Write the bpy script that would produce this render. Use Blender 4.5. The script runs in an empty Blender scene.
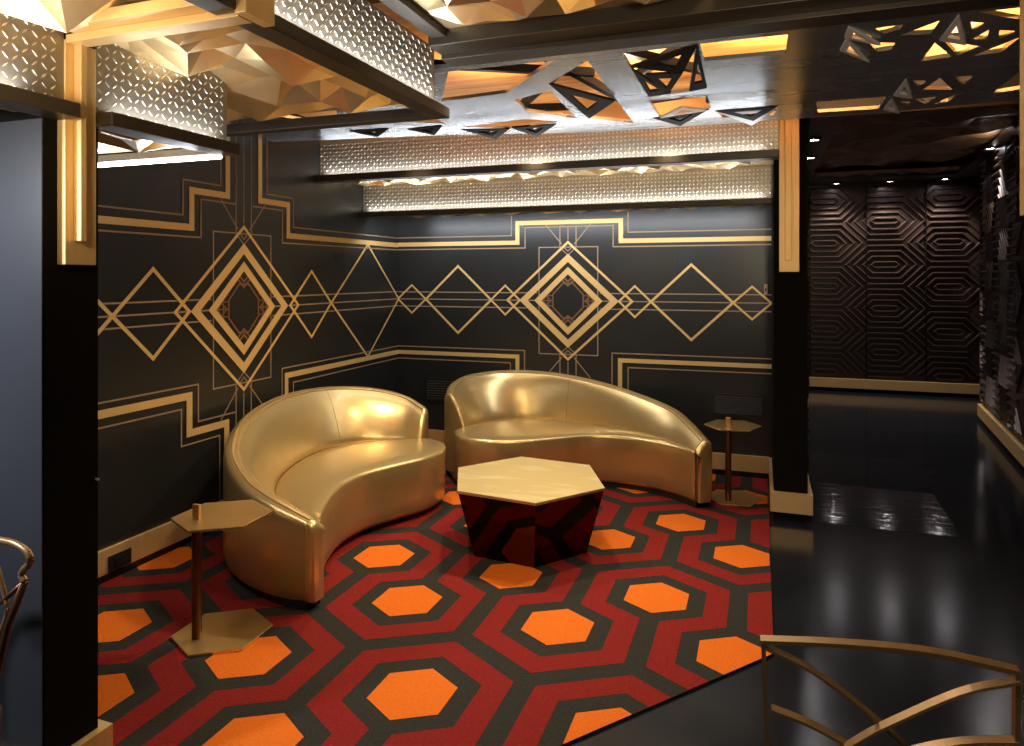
import bpy, math, random
from mathutils import Vector
from mathutils.geometry import tessellate_polygon
random.seed(7)
scn = bpy.context.scene
COL = scn.collection
# ------------------------------------------------------------------ materials
def mat(name, color, rough=.5, metal=0., emit=None, es=0., coat=0., spec=.5):
    m = bpy.data.materials.new(name); m.use_nodes = True
    b = m.node_tree.nodes['Principled BSDF']
    b.inputs['Base Color'].default_value = (*color, 1)
    b.inputs['Roughness'].default_value = rough
    b.inputs['Metallic'].default_value = metal
    b.inputs['Specular IOR Level'].default_value = spec
    b.inputs['Coat Weight'].default_value = coat
    if emit:
        b.inputs['Emission Color'].default_value = (*emit, 1)
        b.inputs['Emission Strength'].default_value = es
    return m
def noise_mat(name, c1, c2, scale=(8, 8, 8), rough=.5, metal=0., bump=0., detail=4, rvar=0., coat=0., bdist=.02, spec=.5):
    m = mat(name, c1, rough, metal, coat=coat, spec=spec)
    nt = m.node_tree; b = nt.nodes['Principled BSDF']
    tc = nt.nodes.new('ShaderNodeTexCoord'); mp = nt.nodes.new('ShaderNodeMapping')
    mp.inputs['Scale'].default_value = scale
    nz = nt.nodes.new('ShaderNodeTexNoise'); nz.inputs['Detail'].default_value = detail; nz.inputs['Scale'].default_value = 1.0
    nt.links.new(tc.outputs['Object'], mp.inputs['Vector']); nt.links.new(mp.outputs['Vector'], nz.inputs['Vector'])
    cr = nt.nodes.new('ShaderNodeValToRGB')
    cr.color_ramp.elements[0].position = .3; cr.color_ramp.elements[1].position = .7
    cr.color_ramp.elements[0].color = (*c1, 1); cr.color_ramp.elements[1].color = (*c2, 1)
    nt.links.new(nz.outputs['Fac'], cr.inputs['Fac']); nt.links.new(cr.outputs['Color'], b.inputs['Base Color'])
    if bump:
        bp = nt.nodes.new('ShaderNodeBump'); bp.inputs['Strength'].default_value = bump; bp.inputs['Distance'].default_value = bdist
        nt.links.new(nz.outputs['Fac'], bp.inputs['Height']); nt.links.new(bp.outputs['Normal'], b.inputs['Normal'])
    if rvar:
        mr = nt.nodes.new('ShaderNodeMapRange'); mr.inputs['To Min'].default_value = rough - rvar; mr.inputs['To Max'].default_value = rough + rvar
        nt.links.new(nz.outputs['Fac'], mr.inputs['Value']); nt.links.new(mr.outputs['Result'], b.inputs['Roughness'])
    return m
M = {}
M['wall'] = noise_mat('wall_paint', (.016, .017, .016), (.019, .020, .019), (3, 3, 3), .30, 0, .02, rvar=.03)
M['gold_paint'] = mat('gold_paint', (.80, .53, .20), .42, .25)
M['dull_paint'] = mat('dull_gold_paint', (.38, .26, .155), .5, .2)
M['copper_paint'] = mat('copper_paint', (.26, .13, .06), .5, .3)
M['black_trim'] = mat('black_trim', (.016, .014, .012), .35)
M['ledge'] = mat('bronze_ledge', (.040, .030, .020), .40, .25)
M['black_wall'] = mat('black_wall', (.006, .005, .0035), .8, spec=.06)
M['grey_wall'] = noise_mat('grey_satin_wall', (.035, .038, .045), (.045, .048, .056), (2, 2, 2), .33, 0, .02)
M['gold_trim'] = noise_mat('gold_trim', (.68, .45, .18), (.74, .50, .21), (4, 30, 4), .40, .4)
M['gold_facet'] = noise_mat('gold_facet', (.74, .54, .27), (.80, .60, .33), (2, 2, 2), .30, .78)
M['brown_facet'] = mat('brown_facet', (.16, .085, .035), .42, .5)
M['steel'] = mat('diamond_steel', (.38, .33, .25), .45, .9)
M['lozenge'] = mat('diamond_steel_raised', (.80, .73, .60), .40, .9)
M['black_gloss'] = noise_mat('black_glossy_panel', (.52, .56, .61), (.56, .60, .65), (.8, 6, 1), .27, .95, .02, rvar=.04)
M['frame_black'] = mat('black_frame', (.010, .009, .008), .6, spec=.15)
M['frame_silver'] = mat('silver_frame', (.72, .73, .78), .4, .3)
M['wood'] = noise_mat('amber_wood', (.74, .35, .085), (.44, .18, .04), (1.5, 22, 4), .5, 0, .05)
M['leather'] = noise_mat('gold_vinyl', (.63, .455, .195), (.66, .48, .21), (4, 4, 4), .30, .72, .35, coat=.08, bdist=.012, spec=.5)
M['piping'] = mat('gold_piping', (.42, .27, .09), .5, .3)
M['plinth'] = mat('dark_plinth', (.012, .009, .007), .6)
M['brass_wood'] = None
M['mirror_copper'] = mat('dark_copper_mirror', (.09, .038, .016), .07, 1.0)
M['brass'] = noise_mat('aged_brass', (.62, .39, .14), (.70, .46, .19), (5, 5, 5), .34, .85)
M['brass_dark'] = mat('dark_bronze', (.13, .06, .028), .35, .7)
M['brass_edge'] = mat('polished_brass_edge', (.9, .68, .36), .25, .9)
M['floor'] = noise_mat('black_floor', (.008, .009, .012), (.012, .013, .017), (2.2, 2.2, 2.2), .17, 0, .04, rvar=.05, bdist=.01)
M['floor2'] = noise_mat('black_resin_floor', (.008, .010, .013), (.012, .014, .018), (2.5, 5, 1), .13, 0, .16, detail=2, bdist=.008, spec=.8)
M['floor3'] = noise_mat('black_resin_ripple', (.010, .012, .016), (.014, .017, .022), (6, 26, 6), .10, 0, .35, detail=2, bdist=.006, spec=.8)
M['c_black'] = noise_mat('carpet_black', (.022, .021, .017), (.034, .032, .026), (120, 120, 120), .95, 0, .3, spec=.1)
M['c_red'] = noise_mat('carpet_red', (.165, .012, .010), (.215, .017, .013), (90, 90, 90), .95, 0, .3, spec=.1)
M['c_orange'] = noise_mat('carpet_orange', (.60, .125, .011), (.67, .15, .014), (90, 90, 90), .95, 0, .3, spec=.1)
M['relief'] = mat('brown_relief_panel', (.050, .032, .026), .32, .3)
M['led'] = mat('led_strip', (1, 1, 1), .5, 0, (1, .96, .95), 14)
M['lamp'] = mat('downlight_lens', (1, 1, 1), .5, 0, (1, .93, .95), 60)
M['chair_gold'] = mat('chair_bronze', (.25, .155, .06), .45, .6)
M['chair_copper'] = mat('chair_copper', (.34, .21, .10), .42, .6)
M['seat_dark'] = mat('dark_seat_pad', (.02, .016, .013), .5)
M['speaker'] = mat('black_grille', (.011, .012, .012), .5)
def table_top_mat():
    m = mat('pale_gold_grained_top', (.7, .55, .3), .32, .5)
    nt = m.node_tree; b = nt.nodes['Principled BSDF']
    tc = nt.nodes.new('ShaderNodeTexCoord'); mp = nt.nodes.new('ShaderNodeMapping'); mp.inputs['Scale'].default_value = (1.3, 5, 1); mp.inputs['Rotation'].default_value = (0, 0, .35)
    w = nt.nodes.new('ShaderNodeTexNoise'); w.inputs['Scale'].default_value = 1.5; w.inputs['Detail'].default_value = 3
    mu = nt.nodes.new('ShaderNodeMath'); mu.operation = 'MULTIPLY'; mu.inputs[1].default_value = 22
    si = nt.nodes.new('ShaderNodeMath'); si.operation = 'SINE'
    cr = nt.nodes.new('ShaderNodeValToRGB')
    cr.color_ramp.elements[0].color = (.74, .58, .27, 1); cr.color_ramp.elements[1].color = (.82, .68, .36, 1)
    nt.links.new(tc.outputs['Object'], mp.inputs['Vector']); nt.links.new(mp.outputs['Vector'], w.inputs['Vector'])
    nt.links.new(w.outputs['Fac'], mu.inputs[0]); nt.links.new(mu.outputs[0], si.inputs[0]); nt.links.new(si.outputs[0], cr.inputs['Fac'])
    nt.links.new(cr.outputs['Color'], b.inputs['Base Color'])
    return m
M['brass_wood'] = table_top_mat()
# ------------------------------------------------------------------ mesh builder
class MB:
    def __init__(s, *mats): s.v = []; s.f = []; s.m = []; s.mats = list(mats)
    def mi(s, k):
        if k not in s.mats: s.mats.append(k)
        return s.mats.index(k)
    def face(s, pts, k=None):
        i = len(s.v); s.v += [tuple(p) for p in pts]; s.f.append(tuple(range(i, i+len(pts)))); s.m.append(s.mi(k or s.mats[0])); return s
    def add(s, vs, fs, k=None):
        i = len(s.v); s.v += [tuple(p) for p in vs]
        for f in fs: s.f.append(tuple(i+a for a in f)); s.m.append(s.mi(k or s.mats[0]))
        return s
    def box(s, a, b, k=None):
        x0, y0, z0 = a; x1, y1, z1 = b
        vs = [(x0,y0,z0),(x1,y0,z0),(x1,y1,z0),(x0,y1,z0),(x0,y0,z1),(x1,y0,z1),(x1,y1,z1),(x0,y1,z1)]
        return s.add(vs, [(0,3,2,1),(4,5,6,7),(0,1,5,4),(1,2,6,5),(2,3,7,6),(3,0,4,7)], k)
    def prism(s, poly, z0, z1, k=None, ktop=None, poly1=None):
        n = len(poly); p1 = poly1 or poly
        vs = [(x,y,z0) for x,y in poly]+[(x,y,z1) for x,y in p1]
        s.add(vs, [tuple(range(n-1,-1,-1))]+[(i,(i+1)%n,n+(i+1)%n,n+i) for i in range(n)], k)
        s.face([(x,y,z1) for x,y in p1], ktop or k); return s
    def grid(s, rows, k=None, closed=False, flip=False):
        nr, nc = len(rows), len(rows[0]); vs = [p for r in rows for p in r]; fs = []
        for i in range(nr-1):
            for j in range(nc if closed else nc-1):
                q = (i*nc+j, i*nc+(j+1)%nc, (i+1)*nc+(j+1)%nc, (i+1)*nc+j)
                fs.append(q[::-1] if flip else q)
        return s.add(vs, fs, k)
    def tube(s, pts, r, n=8, k=None, caps=True, flat=None):
        """round tube along pts; flat=(w,t) makes a flat bar"""
        P = [Vector(p) for p in pts]; rows = []
        up = Vector((0,0,1))
        for i, p in enumerate(P):
            d = (P[min(i+1,len(P)-1)]-P[max(i-1,0)]).normalized()
            a = d.cross(up)
            if a.length < .05: a = d.cross(Vector((1,0,0)))
            a.normalize(); b = a.cross(d).normalized()
            if flat:
                w, t = flat
                rows.append([p+a*x*w/2+b*z*t/2 for x, z in ((-1,-1),(1,-1),(1,1),(-1,1))])
            else:
                rows.append([p+a*math.cos(2*math.pi*j/n)*r+b*math.sin(2*math.pi*j/n)*r for j in range(n)])
        s.grid(rows, k, closed=True)
        if caps: s.face(rows[0][::-1], k); s.face(rows[-1], k)
        return s
    def build(s, name, parent=None, loc=None, smooth=False, bevel=0, angle=.6, segs=2):
        me = bpy.data.meshes.new(name)
        o = Vector(loc) if loc else Vector((0,0,0))
        me.from_pydata([tuple(Vector(v)-o) for v in s.v], [], s.f)
        for k in s.mats: me.materials.append(M[k])
        me.polygons.foreach_set('material_index', s.m)
        if smooth:
            me.polygons.foreach_set('use_smooth', [True]*len(me.polygons))
        me.update()
        ob = bpy.data.objects.new(name, me); COL.objects.link(ob)
        if parent:
            ob.parent = parent; ob.location = o-Vector(parent.location)
        else: ob.location = o
        if smooth == 'weld' or bevel:
            w = ob.modifiers.new('weld', 'WELD'); w.merge_threshold = .0004
        if bevel:
            b = ob.modifiers.new('bevel', 'BEVEL'); b.width = bevel; b.segments = segs; b.limit_method = 'ANGLE'; b.angle_limit = angle
            if smooth:
                pass
        return ob
def tag(o, label=None, cat=None, group=None, kind=None):
    if label: o['label'] = label
    if cat: o['category'] = cat
    if group: o['group'] = group
    if kind: o['kind'] = kind
    return o
def thing(name, label, cat, loc=(0,0,0), group=None):
    o = bpy.data.objects.new(name, None); COL.objects.link(o); o.location = loc; o.empty_display_size = .1
    return tag(o, label, cat, group)
def struct(mb, name, **k): return tag(mb.build(name, **k), kind='structure')
def catmull(P, n):
    P = [Vector(p) for p in P]; out = []
    m = len(P)-1
    for i in range(n):
        t = i/(n-1)*m; k = min(int(t), m-1); f = t-k
        p0 = P[k-1] if k > 0 else P[0]*2-P[1]; p1 = P[k]; p2 = P[k+1]; p3 = P[k+2] if k+2 <= m else P[m]*2-P[m-1]
        out.append(.5*((2*p1)+(-p0+p2)*f+(2*p0-5*p1+4*p2-p3)*f*f+(-p0+3*p1-3*p2+p3)*f**3))
    return out
# ------------------------------------------------------------------ dimensions
XL, YB, H = -3.225, 5.87, 1.6
WX0, WX1, WY = .083, .29, 4.95      # right dividing wall
PX, PY0, PY1 = -1.965, 1.462, 1.64 # left dividing wall end
# ------------------------------------------------------------------ floor and carpet
fl = MB('floor', 'floor2')
fl.box((-4.2, -1.0, -.1), (3.6, 4.96, 0), 'floor')
fl.box((-4.2, 4.96, -.1), (3.6, 11.2, 0), 'floor2')
# glossy floor patch at the corridor's mouth, slope added to catch the downlights' reflections
fl.add([(.33,4.965,.001),(1.16,4.965,.001),(1.16,5.72,.050),(.33,5.72,.050),(1.16,6.9,.001),(.33,6.9,.001)], [(0,1,2,3),(3,2,4,5),(1,4,2),(0,3,5)], 'floor3')
struct(fl, 'floor')
pt = .7664; A_, S_, C_, a1 = .30*pt, .142*pt, .058*pt, .194*pt
ox, oy, qy = -.868, 3.068, 1.119
st = qy/(1.432*pt)
clip_planes = [((1,0), .052), ((-1,0), 3.215), ((0,1), 5.855), ((0,-1), -1.67)]
dx_, dy_ = -.65, -.81; L_ = math.hypot(dx_, dy_); nx, ny = -dy_/L_, dx_/L_   # outward normal to the right of the cut edge
clip_planes.append(((nx, ny), nx*.05+ny*3.15))
def clip(poly, planes):
    for (n, d) in planes:
        out = []
        for i in range(len(poly)):
            a, b = poly[i-1], poly[i]
            da, db = a[0]*n[0]+a[1]*n[1]-d, b[0]*n[0]+b[1]*n[1]-d
            if (da > 0) != (db > 0):
                t = da/(da-db); out.append((a[0]+(b[0]-a[0])*t, a[1]+(b[1]-a[1])*t))
            if db <= 0: out.append(b)
        poly = out
        if len(poly) < 3: return []
    return poly
cp = MB('c_black', 'c_red', 'c_orange')
base = clip([(-4,0),(1,0),(1,7),(-4,7)], clip_planes)
cp.prism(base, .0005, .010, 'c_black')
def hexr(ap): R = ap/math.cos(math.pi/6); return [(R*math.sin(math.pi/3*k), R*math.cos(math.pi/3*k)) for k in range(6)]   # k=0 top vertex
def put(poly, cx, cy, k, z):
    P = [(cx+x, cy+y*st) for x, y in poly]
    P = clip(P, clip_planes)
    if len(P) >= 3:
        ar = sum(P[i-1][0]*P[i][1]-P[i][0]*P[i-1][1] for i in range(len(P)))
        if ar < 0: P = P[::-1]
        cp.face([(x, y, z) for x, y in P], k)
for j in range(-3, 4):
    for i in range(-5, 3):
        for typ in (1, -1):
            cx = ox+(i+(0 if typ == 1 else .5))*pt; cy = oy+j*qy+(0 if typ == 1 else .566*pt*st)
            put(hexr(a1), cx, cy, 'c_orange', .0112)
            ho, hi = hexr(A_+S_), hexr(A_)
            for k in range(6):
                q = [ho[k], ho[(k+1)%6], hi[(k+1)%6], hi[k]]
                if k == 0: q = clip(q, [((-1,0), -C_)])
                if k == 5: q = clip(q, [((1,0), -C_)])
                if len(q) < 3: continue
                put([(x, y*typ) for x, y in q], cx, cy, 'c_red', .0108 if typ == 1 else .0105)
cp_o = cp.build('patterned_carpet')
tag(cp_o, 'red, orange and black interlocking hexagon carpet under the two gold sofas', 'carpet')
# ------------------------------------------------------------------ painted wall pattern
class Wall2D:
    """strokes on a wall: axis 'x' (wall facing -y) or 'y' (wall facing +x)"""
    def __init__(s, mb, axis, c): s.mb, s.axis, s.c, s.n, s.zs = mb, axis, c, 0, 1.
    def P(s, a, z, off): return (a, s.c-off, z) if s.axis == 'x' else (s.c+off, a, z)
    def stroke(s, pts, w, k, closed=False):
        s.n += 1; off = .0012+s.n*.00006
        pts = [(a, 1.39+(z-1.39)*s.zs) for a, z in pts]
        n = len(pts); L, R = [], []
        for i in range(n):
            p = Vector(pts[i])
            a = Vector(pts[i-1]) if (i > 0 or closed) else None
            b = Vector(pts[(i+1)%n]) if (i < n-1 or closed) else None
            d1 = (p-a).normalized() if a is not None else None
            d2 = (b-p).normalized() if b is not None else None
            if d1 is None: d1 = d2
            if d2 is None: d2 = d1
            n1 = Vector((-d1.y, d1.x)); n2 = Vector((-d2.y, d2.x)); m = (n1+n2).normalized()
            sc = w/2/max(.3, m.dot(n1))
            L.append(p+m*sc); R.append(p-m*sc)
        rng = range(n) if closed else range(n-1)
        for i in rng:
            j = (i+1)%n
            q = [R[i], R[j], L[j], L[i]]
            P = [s.P(v.x, v.y, off) for v in q]
            s.mb.face(P, k)
    def diamond(s, c, hw, hh, w, k='gold_paint', z=1.39): s.stroke([(c-hw, z), (c, z-hh), (c+hw, z), (c, z+hh)], w, k, True)
    def motif(s, c, sx, top):
        z0 = 1.39; T = 'dull_paint'
        s.stroke([(c-.262*sx, z0-.465), (c+.262*sx, z0-.465), (c+.262*sx, z0+.465), (c-.262*sx, z0+.465)], .009, T, True)
        for dx in (-.072, 0, .072):
            s.stroke([(c+dx, z0+.53-abs(dx)*.9), (c+dx, top)], .009, T)
            s.stroke([(c+dx, z0-.53+abs(dx)*.9), (c+dx, .20)], .009, T)
        for q in (-1, 1):
            s.stroke([(c+q*.055, z0+.49), (c+q*.20*sx, z0+.66)], .009, T)
            s.stroke([(c+q*.055, z0-.49), (c+q*.20*sx, z0-.66)], .009, T)
            # little lattices either side of the centre
            for zz in (-.085, -.045, 0, .045, .085):
                s.stroke([(c+q*.135*sx, z0+zz), (c+q*(.235-abs(zz)*.6)*sx, z0+zz)], .007, 'copper_paint')
            s.stroke([(c+q*.14*sx, z0-.10), (c+q*.23*sx, z0), (c+q*.14*sx, z0+.10)], .010, 'copper_paint')
            s.stroke([(c+q*.235*sx, z0-.07), (c+q*.15*sx, z0), (c+q*.235*sx, z0+.07)], .008, 'copper_paint')
            s.stroke([(c+q*.18*sx, z0-.085), (c+q*.18*sx, z0+.085)], .008, 'copper_paint')
            for r in (.13, .165):
                s.stroke([(c-.06*sx, z0+q*(r+.055)), (c, z0+q*r), (c+.06*sx, z0+q*(r+.055))], .013, 'copper_paint')
            s.stroke([(c-.07, z0+q*.46), (c, z0+q*.395), (c+.07, z0+q*.46)], .008, T)
            s.stroke([(c-.05, z0+q*.475), (c, z0+q*.43), (c+.05, z0+q*.475)], .008, T)
        s.stroke([(c-.135*sx, z0-.055), (c-.045*sx, z0-.15), (c+.045*sx, z0-.15), (c+.135*sx, z0-.055), (c+.135*sx, z0+.055), (c+.045*sx, z0+.15), (c-.045*sx, z0+.15), (c-.135*sx, z0+.055)], .011, 'copper_paint', True)
        s.diamond(c, .555*sx, .507, .020)
        s.diamond(c, .405*sx, .372, .052)
        s.diamond(c, .272*sx, .262, .046)
wb = MB('wall')
wb.box((XL-.12, YB, 0), (WX1, YB+.12, 3.0), 'wall')
W = Wall2D(wb, 'x', YB)
T = 'dull_paint'; G_ = 'gold_paint'; mx = -1.57; xr = WX0-.002
for z in (1.456, 1.39, 1.323):
    W.stroke([(XL+.005, z), (mx-.28, z)], .009, T); W.stroke([(mx+.28, z), (xr, z)], .009, T)
W.motif(mx, 1.0, 2.03)
for c, hw, hh, w in ((-3.079,.146,.13,.016), (-2.607,.325,.305,.020), (-2.147,.137,.13,.016), (-.992,.134,.13,.016), (-.532,.326,.307,.020), (-.063,.144,.13,.016)):
    W.diamond(c, hw, hh, w)
W.stroke([(XL+.005,1.90),(-2.032,1.90),(-2.032,2.072),(-1.110,2.072),(-1.110,1.90),(xr,1.90)], .038, G_)
W.stroke([(XL+.005,1.852),(-1.960,1.852),(-1.960,2.032),(-1.175,2.032),(-1.175,1.852),(xr,1.852)], .010, T)
W.stroke([(XL+.005,1.963),(-2.088,1.963),(-2.088,2.14)], .010, T); W.stroke([(-1.048,2.14),(-1.048,1.972),(xr,1.972)], .010, T)
W.stroke([(XL+.005,.890),(-2.032,.890),(-2.032,.19)], .036, G_); W.stroke([(XL+.005,.946),(-1.965,.946),(-1.965,.19)], .010, T); W.stroke([(XL+.005,.832),(-2.098,.832),(-2.098,.19)], .010, T)
W.stroke([(xr,.893),(-1.116,.893),(-1.116,.19)], .036, G_); W.stroke([(xr,.952),(-1.184,.952),(-1.184,.19)], .010, T); W.stroke([(xr,.835),(-1.048,.835),(-1.048,.19)], .010, T)
struct(wb, 'wall_back')
wl = MB('wall')
wl.box((XL-.12, -1.0, 0), (XL, YB, 3.0), 'wall')
W = Wall2D(wl, 'y', XL)
y0 = PY1+.02; ym = 3.772
for z in (1.458, 1.39, 1.325):
    W.stroke([(y0, z), (ym-.29, z)], .010, T); W.stroke([(ym+.29, z), (YB-.005, z)], .010, T)
W.zs = 1.06; W.motif(ym, 1.04, 2.50); W.zs = 1.
for c, hw, hh, w in ((2.46,.313,.30,.022), (3.037,.264,.252,.022), (4.512,.257,.25,.020), (5.322,.551,.488,.020)):
    W.diamond(c, hw, hh, w)
W.stroke([(y0,1.895),(3.320,1.895),(3.320,2.118),(3.622,2.118),(3.622,2.55)], .040, G_)
W.stroke([(y0,1.965),(3.252,1.965),(3.252,2.175),(3.560,2.175),(3.560,2.55)], .010, T)
W.stroke([(y0,1.838),(3.393,1.838),(3.393,2.072),(3.690,2.072)], .010, T)
W.stroke([(3.930,2.57),(3.930,2.118),(4.232,2.118),(4.232,1.895),(YB-.005,1.895)], .040, G_)
W.stroke([(4.000,2.57),(4.000,2.170),(4.290,2.170),(4.290,1.960),(YB-.005,1.960)], .010, T)
W.stroke([(3.855,2.072),(4.165,2.072),(4.165,1.840),(YB-.005,1.850)], .010, T)
W.stroke([(y0,.885),(3.302,.885),(3.302,.662),(3.612,.662),(3.612,.19)], .045, G_)
W.stroke([(y0,.945),(3.372,.945),(3.372,.718),(3.69,.718)], .010, T)
W.stroke([(y0,.815),(3.240,.815),(3.240,.596),(3.550,.596),(3.550,.19)], .010, T)
W.stroke([(4.212,.19),(4.212,.886),(YB-.005,.890)], .040, G_)
W.stroke([(4.162,.19),(4.162,.943),(YB-.005,.945)], .010, T); W.stroke([(4.290,.19),(4.290,.826),(YB-.005,.832)], .010, T)
struct(wl, 'wall_left')
# dividing walls
struct(MB('black_wall').box((WX0, WY, 0), (WX1, YB, 2.80)), 'wall_divider_right')
dl = MB('black_wall'); dl.box((XL, PY0+.002, 0), (PX, PY1, 2.33)); dl.box((XL, PY0-.004, 0), (PX-.002, PY0, 2.06), 'grey_wall')
struct(dl, 'wall_divider_left')
# near right pier at the picture's edge
struct(MB('black_wall').box((.72, 2.0, 0), (.95, 2.25, 2.60)), 'wall_pier_right')
# ------------------------------------------------------------------ baseboards
Z0, Z1, TB = .052, .182, .022
def bb(name, a, b): return struct(MB('gold_trim').box((a[0], a[1], Z0), (b[0], b[1], Z1)), name, bevel=.002)
bb('baseboard_left', (XL+.001, PY1, 0), (XL+TB, YB-.001, 0))
bb('baseboard_back', (XL+TB, YB-TB, 0), (WX0-TB, YB-.001, 0))
def bbpoly(name, poly): return struct(MB('gold_trim').prism(poly, Z0, Z1), name)
bbpoly('baseboard_divider_right', [(WX0-TB, YB-TB-.001), (WX0-TB, WY-.03), (WX1+.03, WY-.03), (WX1+.03, WY+.6), (WX1+.001, WY+.6), (WX1+.001, WY-.001), (WX0-.001, WY-.001), (WX0-.001, YB-TB-.001)])
bbpoly('baseboard_divider_left', [(XL+.03, PY1+.03), (XL+.03, PY1+.001), (PX+.001, PY1+.001), (PX+.001, PY0-.006), (XL+.03, PY0-.006), (XL+.03, PY0-.03), (PX+.028, PY0-.03), (PX+.028, PY1+.03)])
# ------------------------------------------------------------------ corridor
YF = 10.75
RW = [(2.77, YF), (2.33, 9.1), (2.08, 6.9), (1.86, 4.9), (1.70, 3.4)]
def relief(mb, O, U, Lw, z0, z1, k, ox_=0., nrm=None):
    """nested elongated hexagon ribs on a wall: origin O, unit direction U, outward normal nrm"""
    h, w, a = .30, .53, .23; N = nrm; rh = .028
    def P(s, z, d): return (O[0]+U[0]*s+N[0]*d, O[1]+U[1]*s+N[1]*d, z)
    def hx(e):
        dl_ = h-e; q = w-dl_*math.sqrt(2)*.98
        return [(q, 0), (q-e, e), (-(q-e), e), (-q, 0), (-(q-e), -e), (q-e, -e)]
    nx_ = int(Lw/(w+a))+2
    planes = [((1,0), Lw), ((-1,0), 0), ((0,1), z1), ((0,-1), -z0)]
    for i in range(-1, nx_+1):
        for j in range(-1, int((z1-z0)/(2*h))+2):
            cs = ox_+i*(w+a); cz = z1-.20-j*2*h-(h if i % 2 else 0)
            for e in (.0375, .1125, .1875, .2625):
                if hx(e)[0][0] < .02: continue
                o, m1, m2, n_ = hx(e+.016), hx(e+.005), hx(e-.005), hx(e-.016)
                for q in range(6):
                    r = (q+1)%6
                    for A, B, da, db in ((o, m1, 0, rh), (m1, m2, rh, rh), (m2, n_, rh, 0)):
                        quad = [(A[q][0]+cs, A[q][1]+cz), (A[r][0]+cs, A[r][1]+cz), (B[r][0]+cs, B[r][1]+cz), (B[q][0]+cs, B[q][1]+cz)]
                        if all(0 <= s_ <= Lw and z0 <= z_ <= z1 for s_, z_ in quad):
                            mb.face([P(*quad[0], da), P(*quad[1], da), P(*quad[2], db), P(*quad[3], db)], k)
                        else:
                            c_ = clip(quad, planes)
                            if len(c_) >= 3: mb.face([P(x, z, (da+db)/2) for x, z in c_], k)
cb = MB('relief'); cb.box((WX1, YF, 0), (3.4, YF+.12, 3.3), 'relief')
cb.box((WX1, YF-.004, 0), (2.8, YF, .06), 'black_wall')
relief(cb, (.30, YF), (1, 0), 2.5, .185, 2.86, 'relief', .545, (0, -1))
for s in (.62, 1.34, 2.06): cb.box((s+.03, YF-.032, .185), (s+.042, YF, 2.86), 'black_wall')
struct(cb, 'wall_corridor_back')
cl = MB('relief'); cl.box((WX1-.1, YB, 0), (WX1, YF, 3.3), 'relief')
relief(cl, (WX1, WY+.25), (0, 1), YF-WY-.3, .185, 2.86, 'relief', .3, (1, 0))
struct(cl, 'wall_corridor_left')
cr_ = MB('relief')
for i in range(len(RW)-1):
    a, b = Vector(RW[i]), Vector(RW[i+1]); d = (b-a); L = d.length; d.normalize(); n = Vector((d.y, -d.x))
    if n.x > 0: n = -n
    q = [a, b, b-n*.1, a-n*.1]
    cr_.prism([tuple(v) for v in q], 0, 3.3, 'relief')
    relief(cr_, tuple(a), tuple(d), L, .185, 2.86, 'relief', .2, tuple(n))
struct(cr_, 'wall_corridor_right')
bb('baseboard_corridor_back', (WX1+.03, YF-.045, 0), (2.72, YF-.005, 0))
bp = []
for (x, y) in RW[1:]: bp.append((x-.05, y))
bbpoly('baseboard_corridor_right', bp+[(x+.045, y) for x, y in [(x, y) for x, y in bp][::-1]])
# ------------------------------------------------------------------ ceilings
def facet(mb, x0, x1, y0, y1, z, cell, amp, k, seed=1):
    """pressed panel of irregular star-shaped pyramids hanging down from height z"""
    rnd = random.Random(seed)
    nx_, ny_ = max(1, round((x1-x0)/cell)), max(1, round((y1-y0)/cell))
    cx_, cy_ = (x1-x0)/nx_, (y1-y0)/ny_
    V = {}
    for i in range(2*nx_+1):
        for j in range(2*ny_+1):
            e = i in (0, 2*nx_) or j in (0, 2*ny_)
            jx = 0 if i in (0, 2*nx_) else rnd.uniform(-.10, .10)*cx_; jy = 0 if j in (0, 2*ny_) else rnd.uniform(-.10, .10)*cy_
            if i % 2 == 0 and j % 2 == 0: d = 0 if e else (1.0 if (i//2+j//2) % 2 else .0)
            elif i % 2 and j % 2: d = rnd.choice((.45, .6, .1))
            else: d = 0 if e else rnd.choice((.0, .0, .12, .4))
            V[i, j] = (x0+i*cx_/2+jx, y0+j*cy_/2+jy, z-d*amp)
    for i in range(nx_):
        for j in range(ny_):
            a, b = 2*i, 2*j
            ring = [V[a,b], V[a+1,b], V[a+2,b], V[a+2,b+1], V[a+2,b+2], V[a+1,b+2], V[a,b+2], V[a,b+1]]
            c = V[a+1, b+1]
            for t in range(8): mb.face([ring[t], c, ring[(t+1)%8]], k)
def star(mb, cx, cy, z, R, amp, k, rot=0, n=8):
    """raised star rosette: long ridges meeting at one point"""
    tips = []
    for i in range(2*n):
        r = R if i % 2 == 0 else R*.42
        a = rot+math.pi*i/n
        tips.append((cx+r*math.cos(a), cy+r*math.sin(a), z-(.002 if i % 2 == 0 else .012)))
    c = (cx, cy, z-amp)
    for i in range(2*n): mb.face([tips[i], c, tips[(i+1)%(2*n)]], k)
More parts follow.
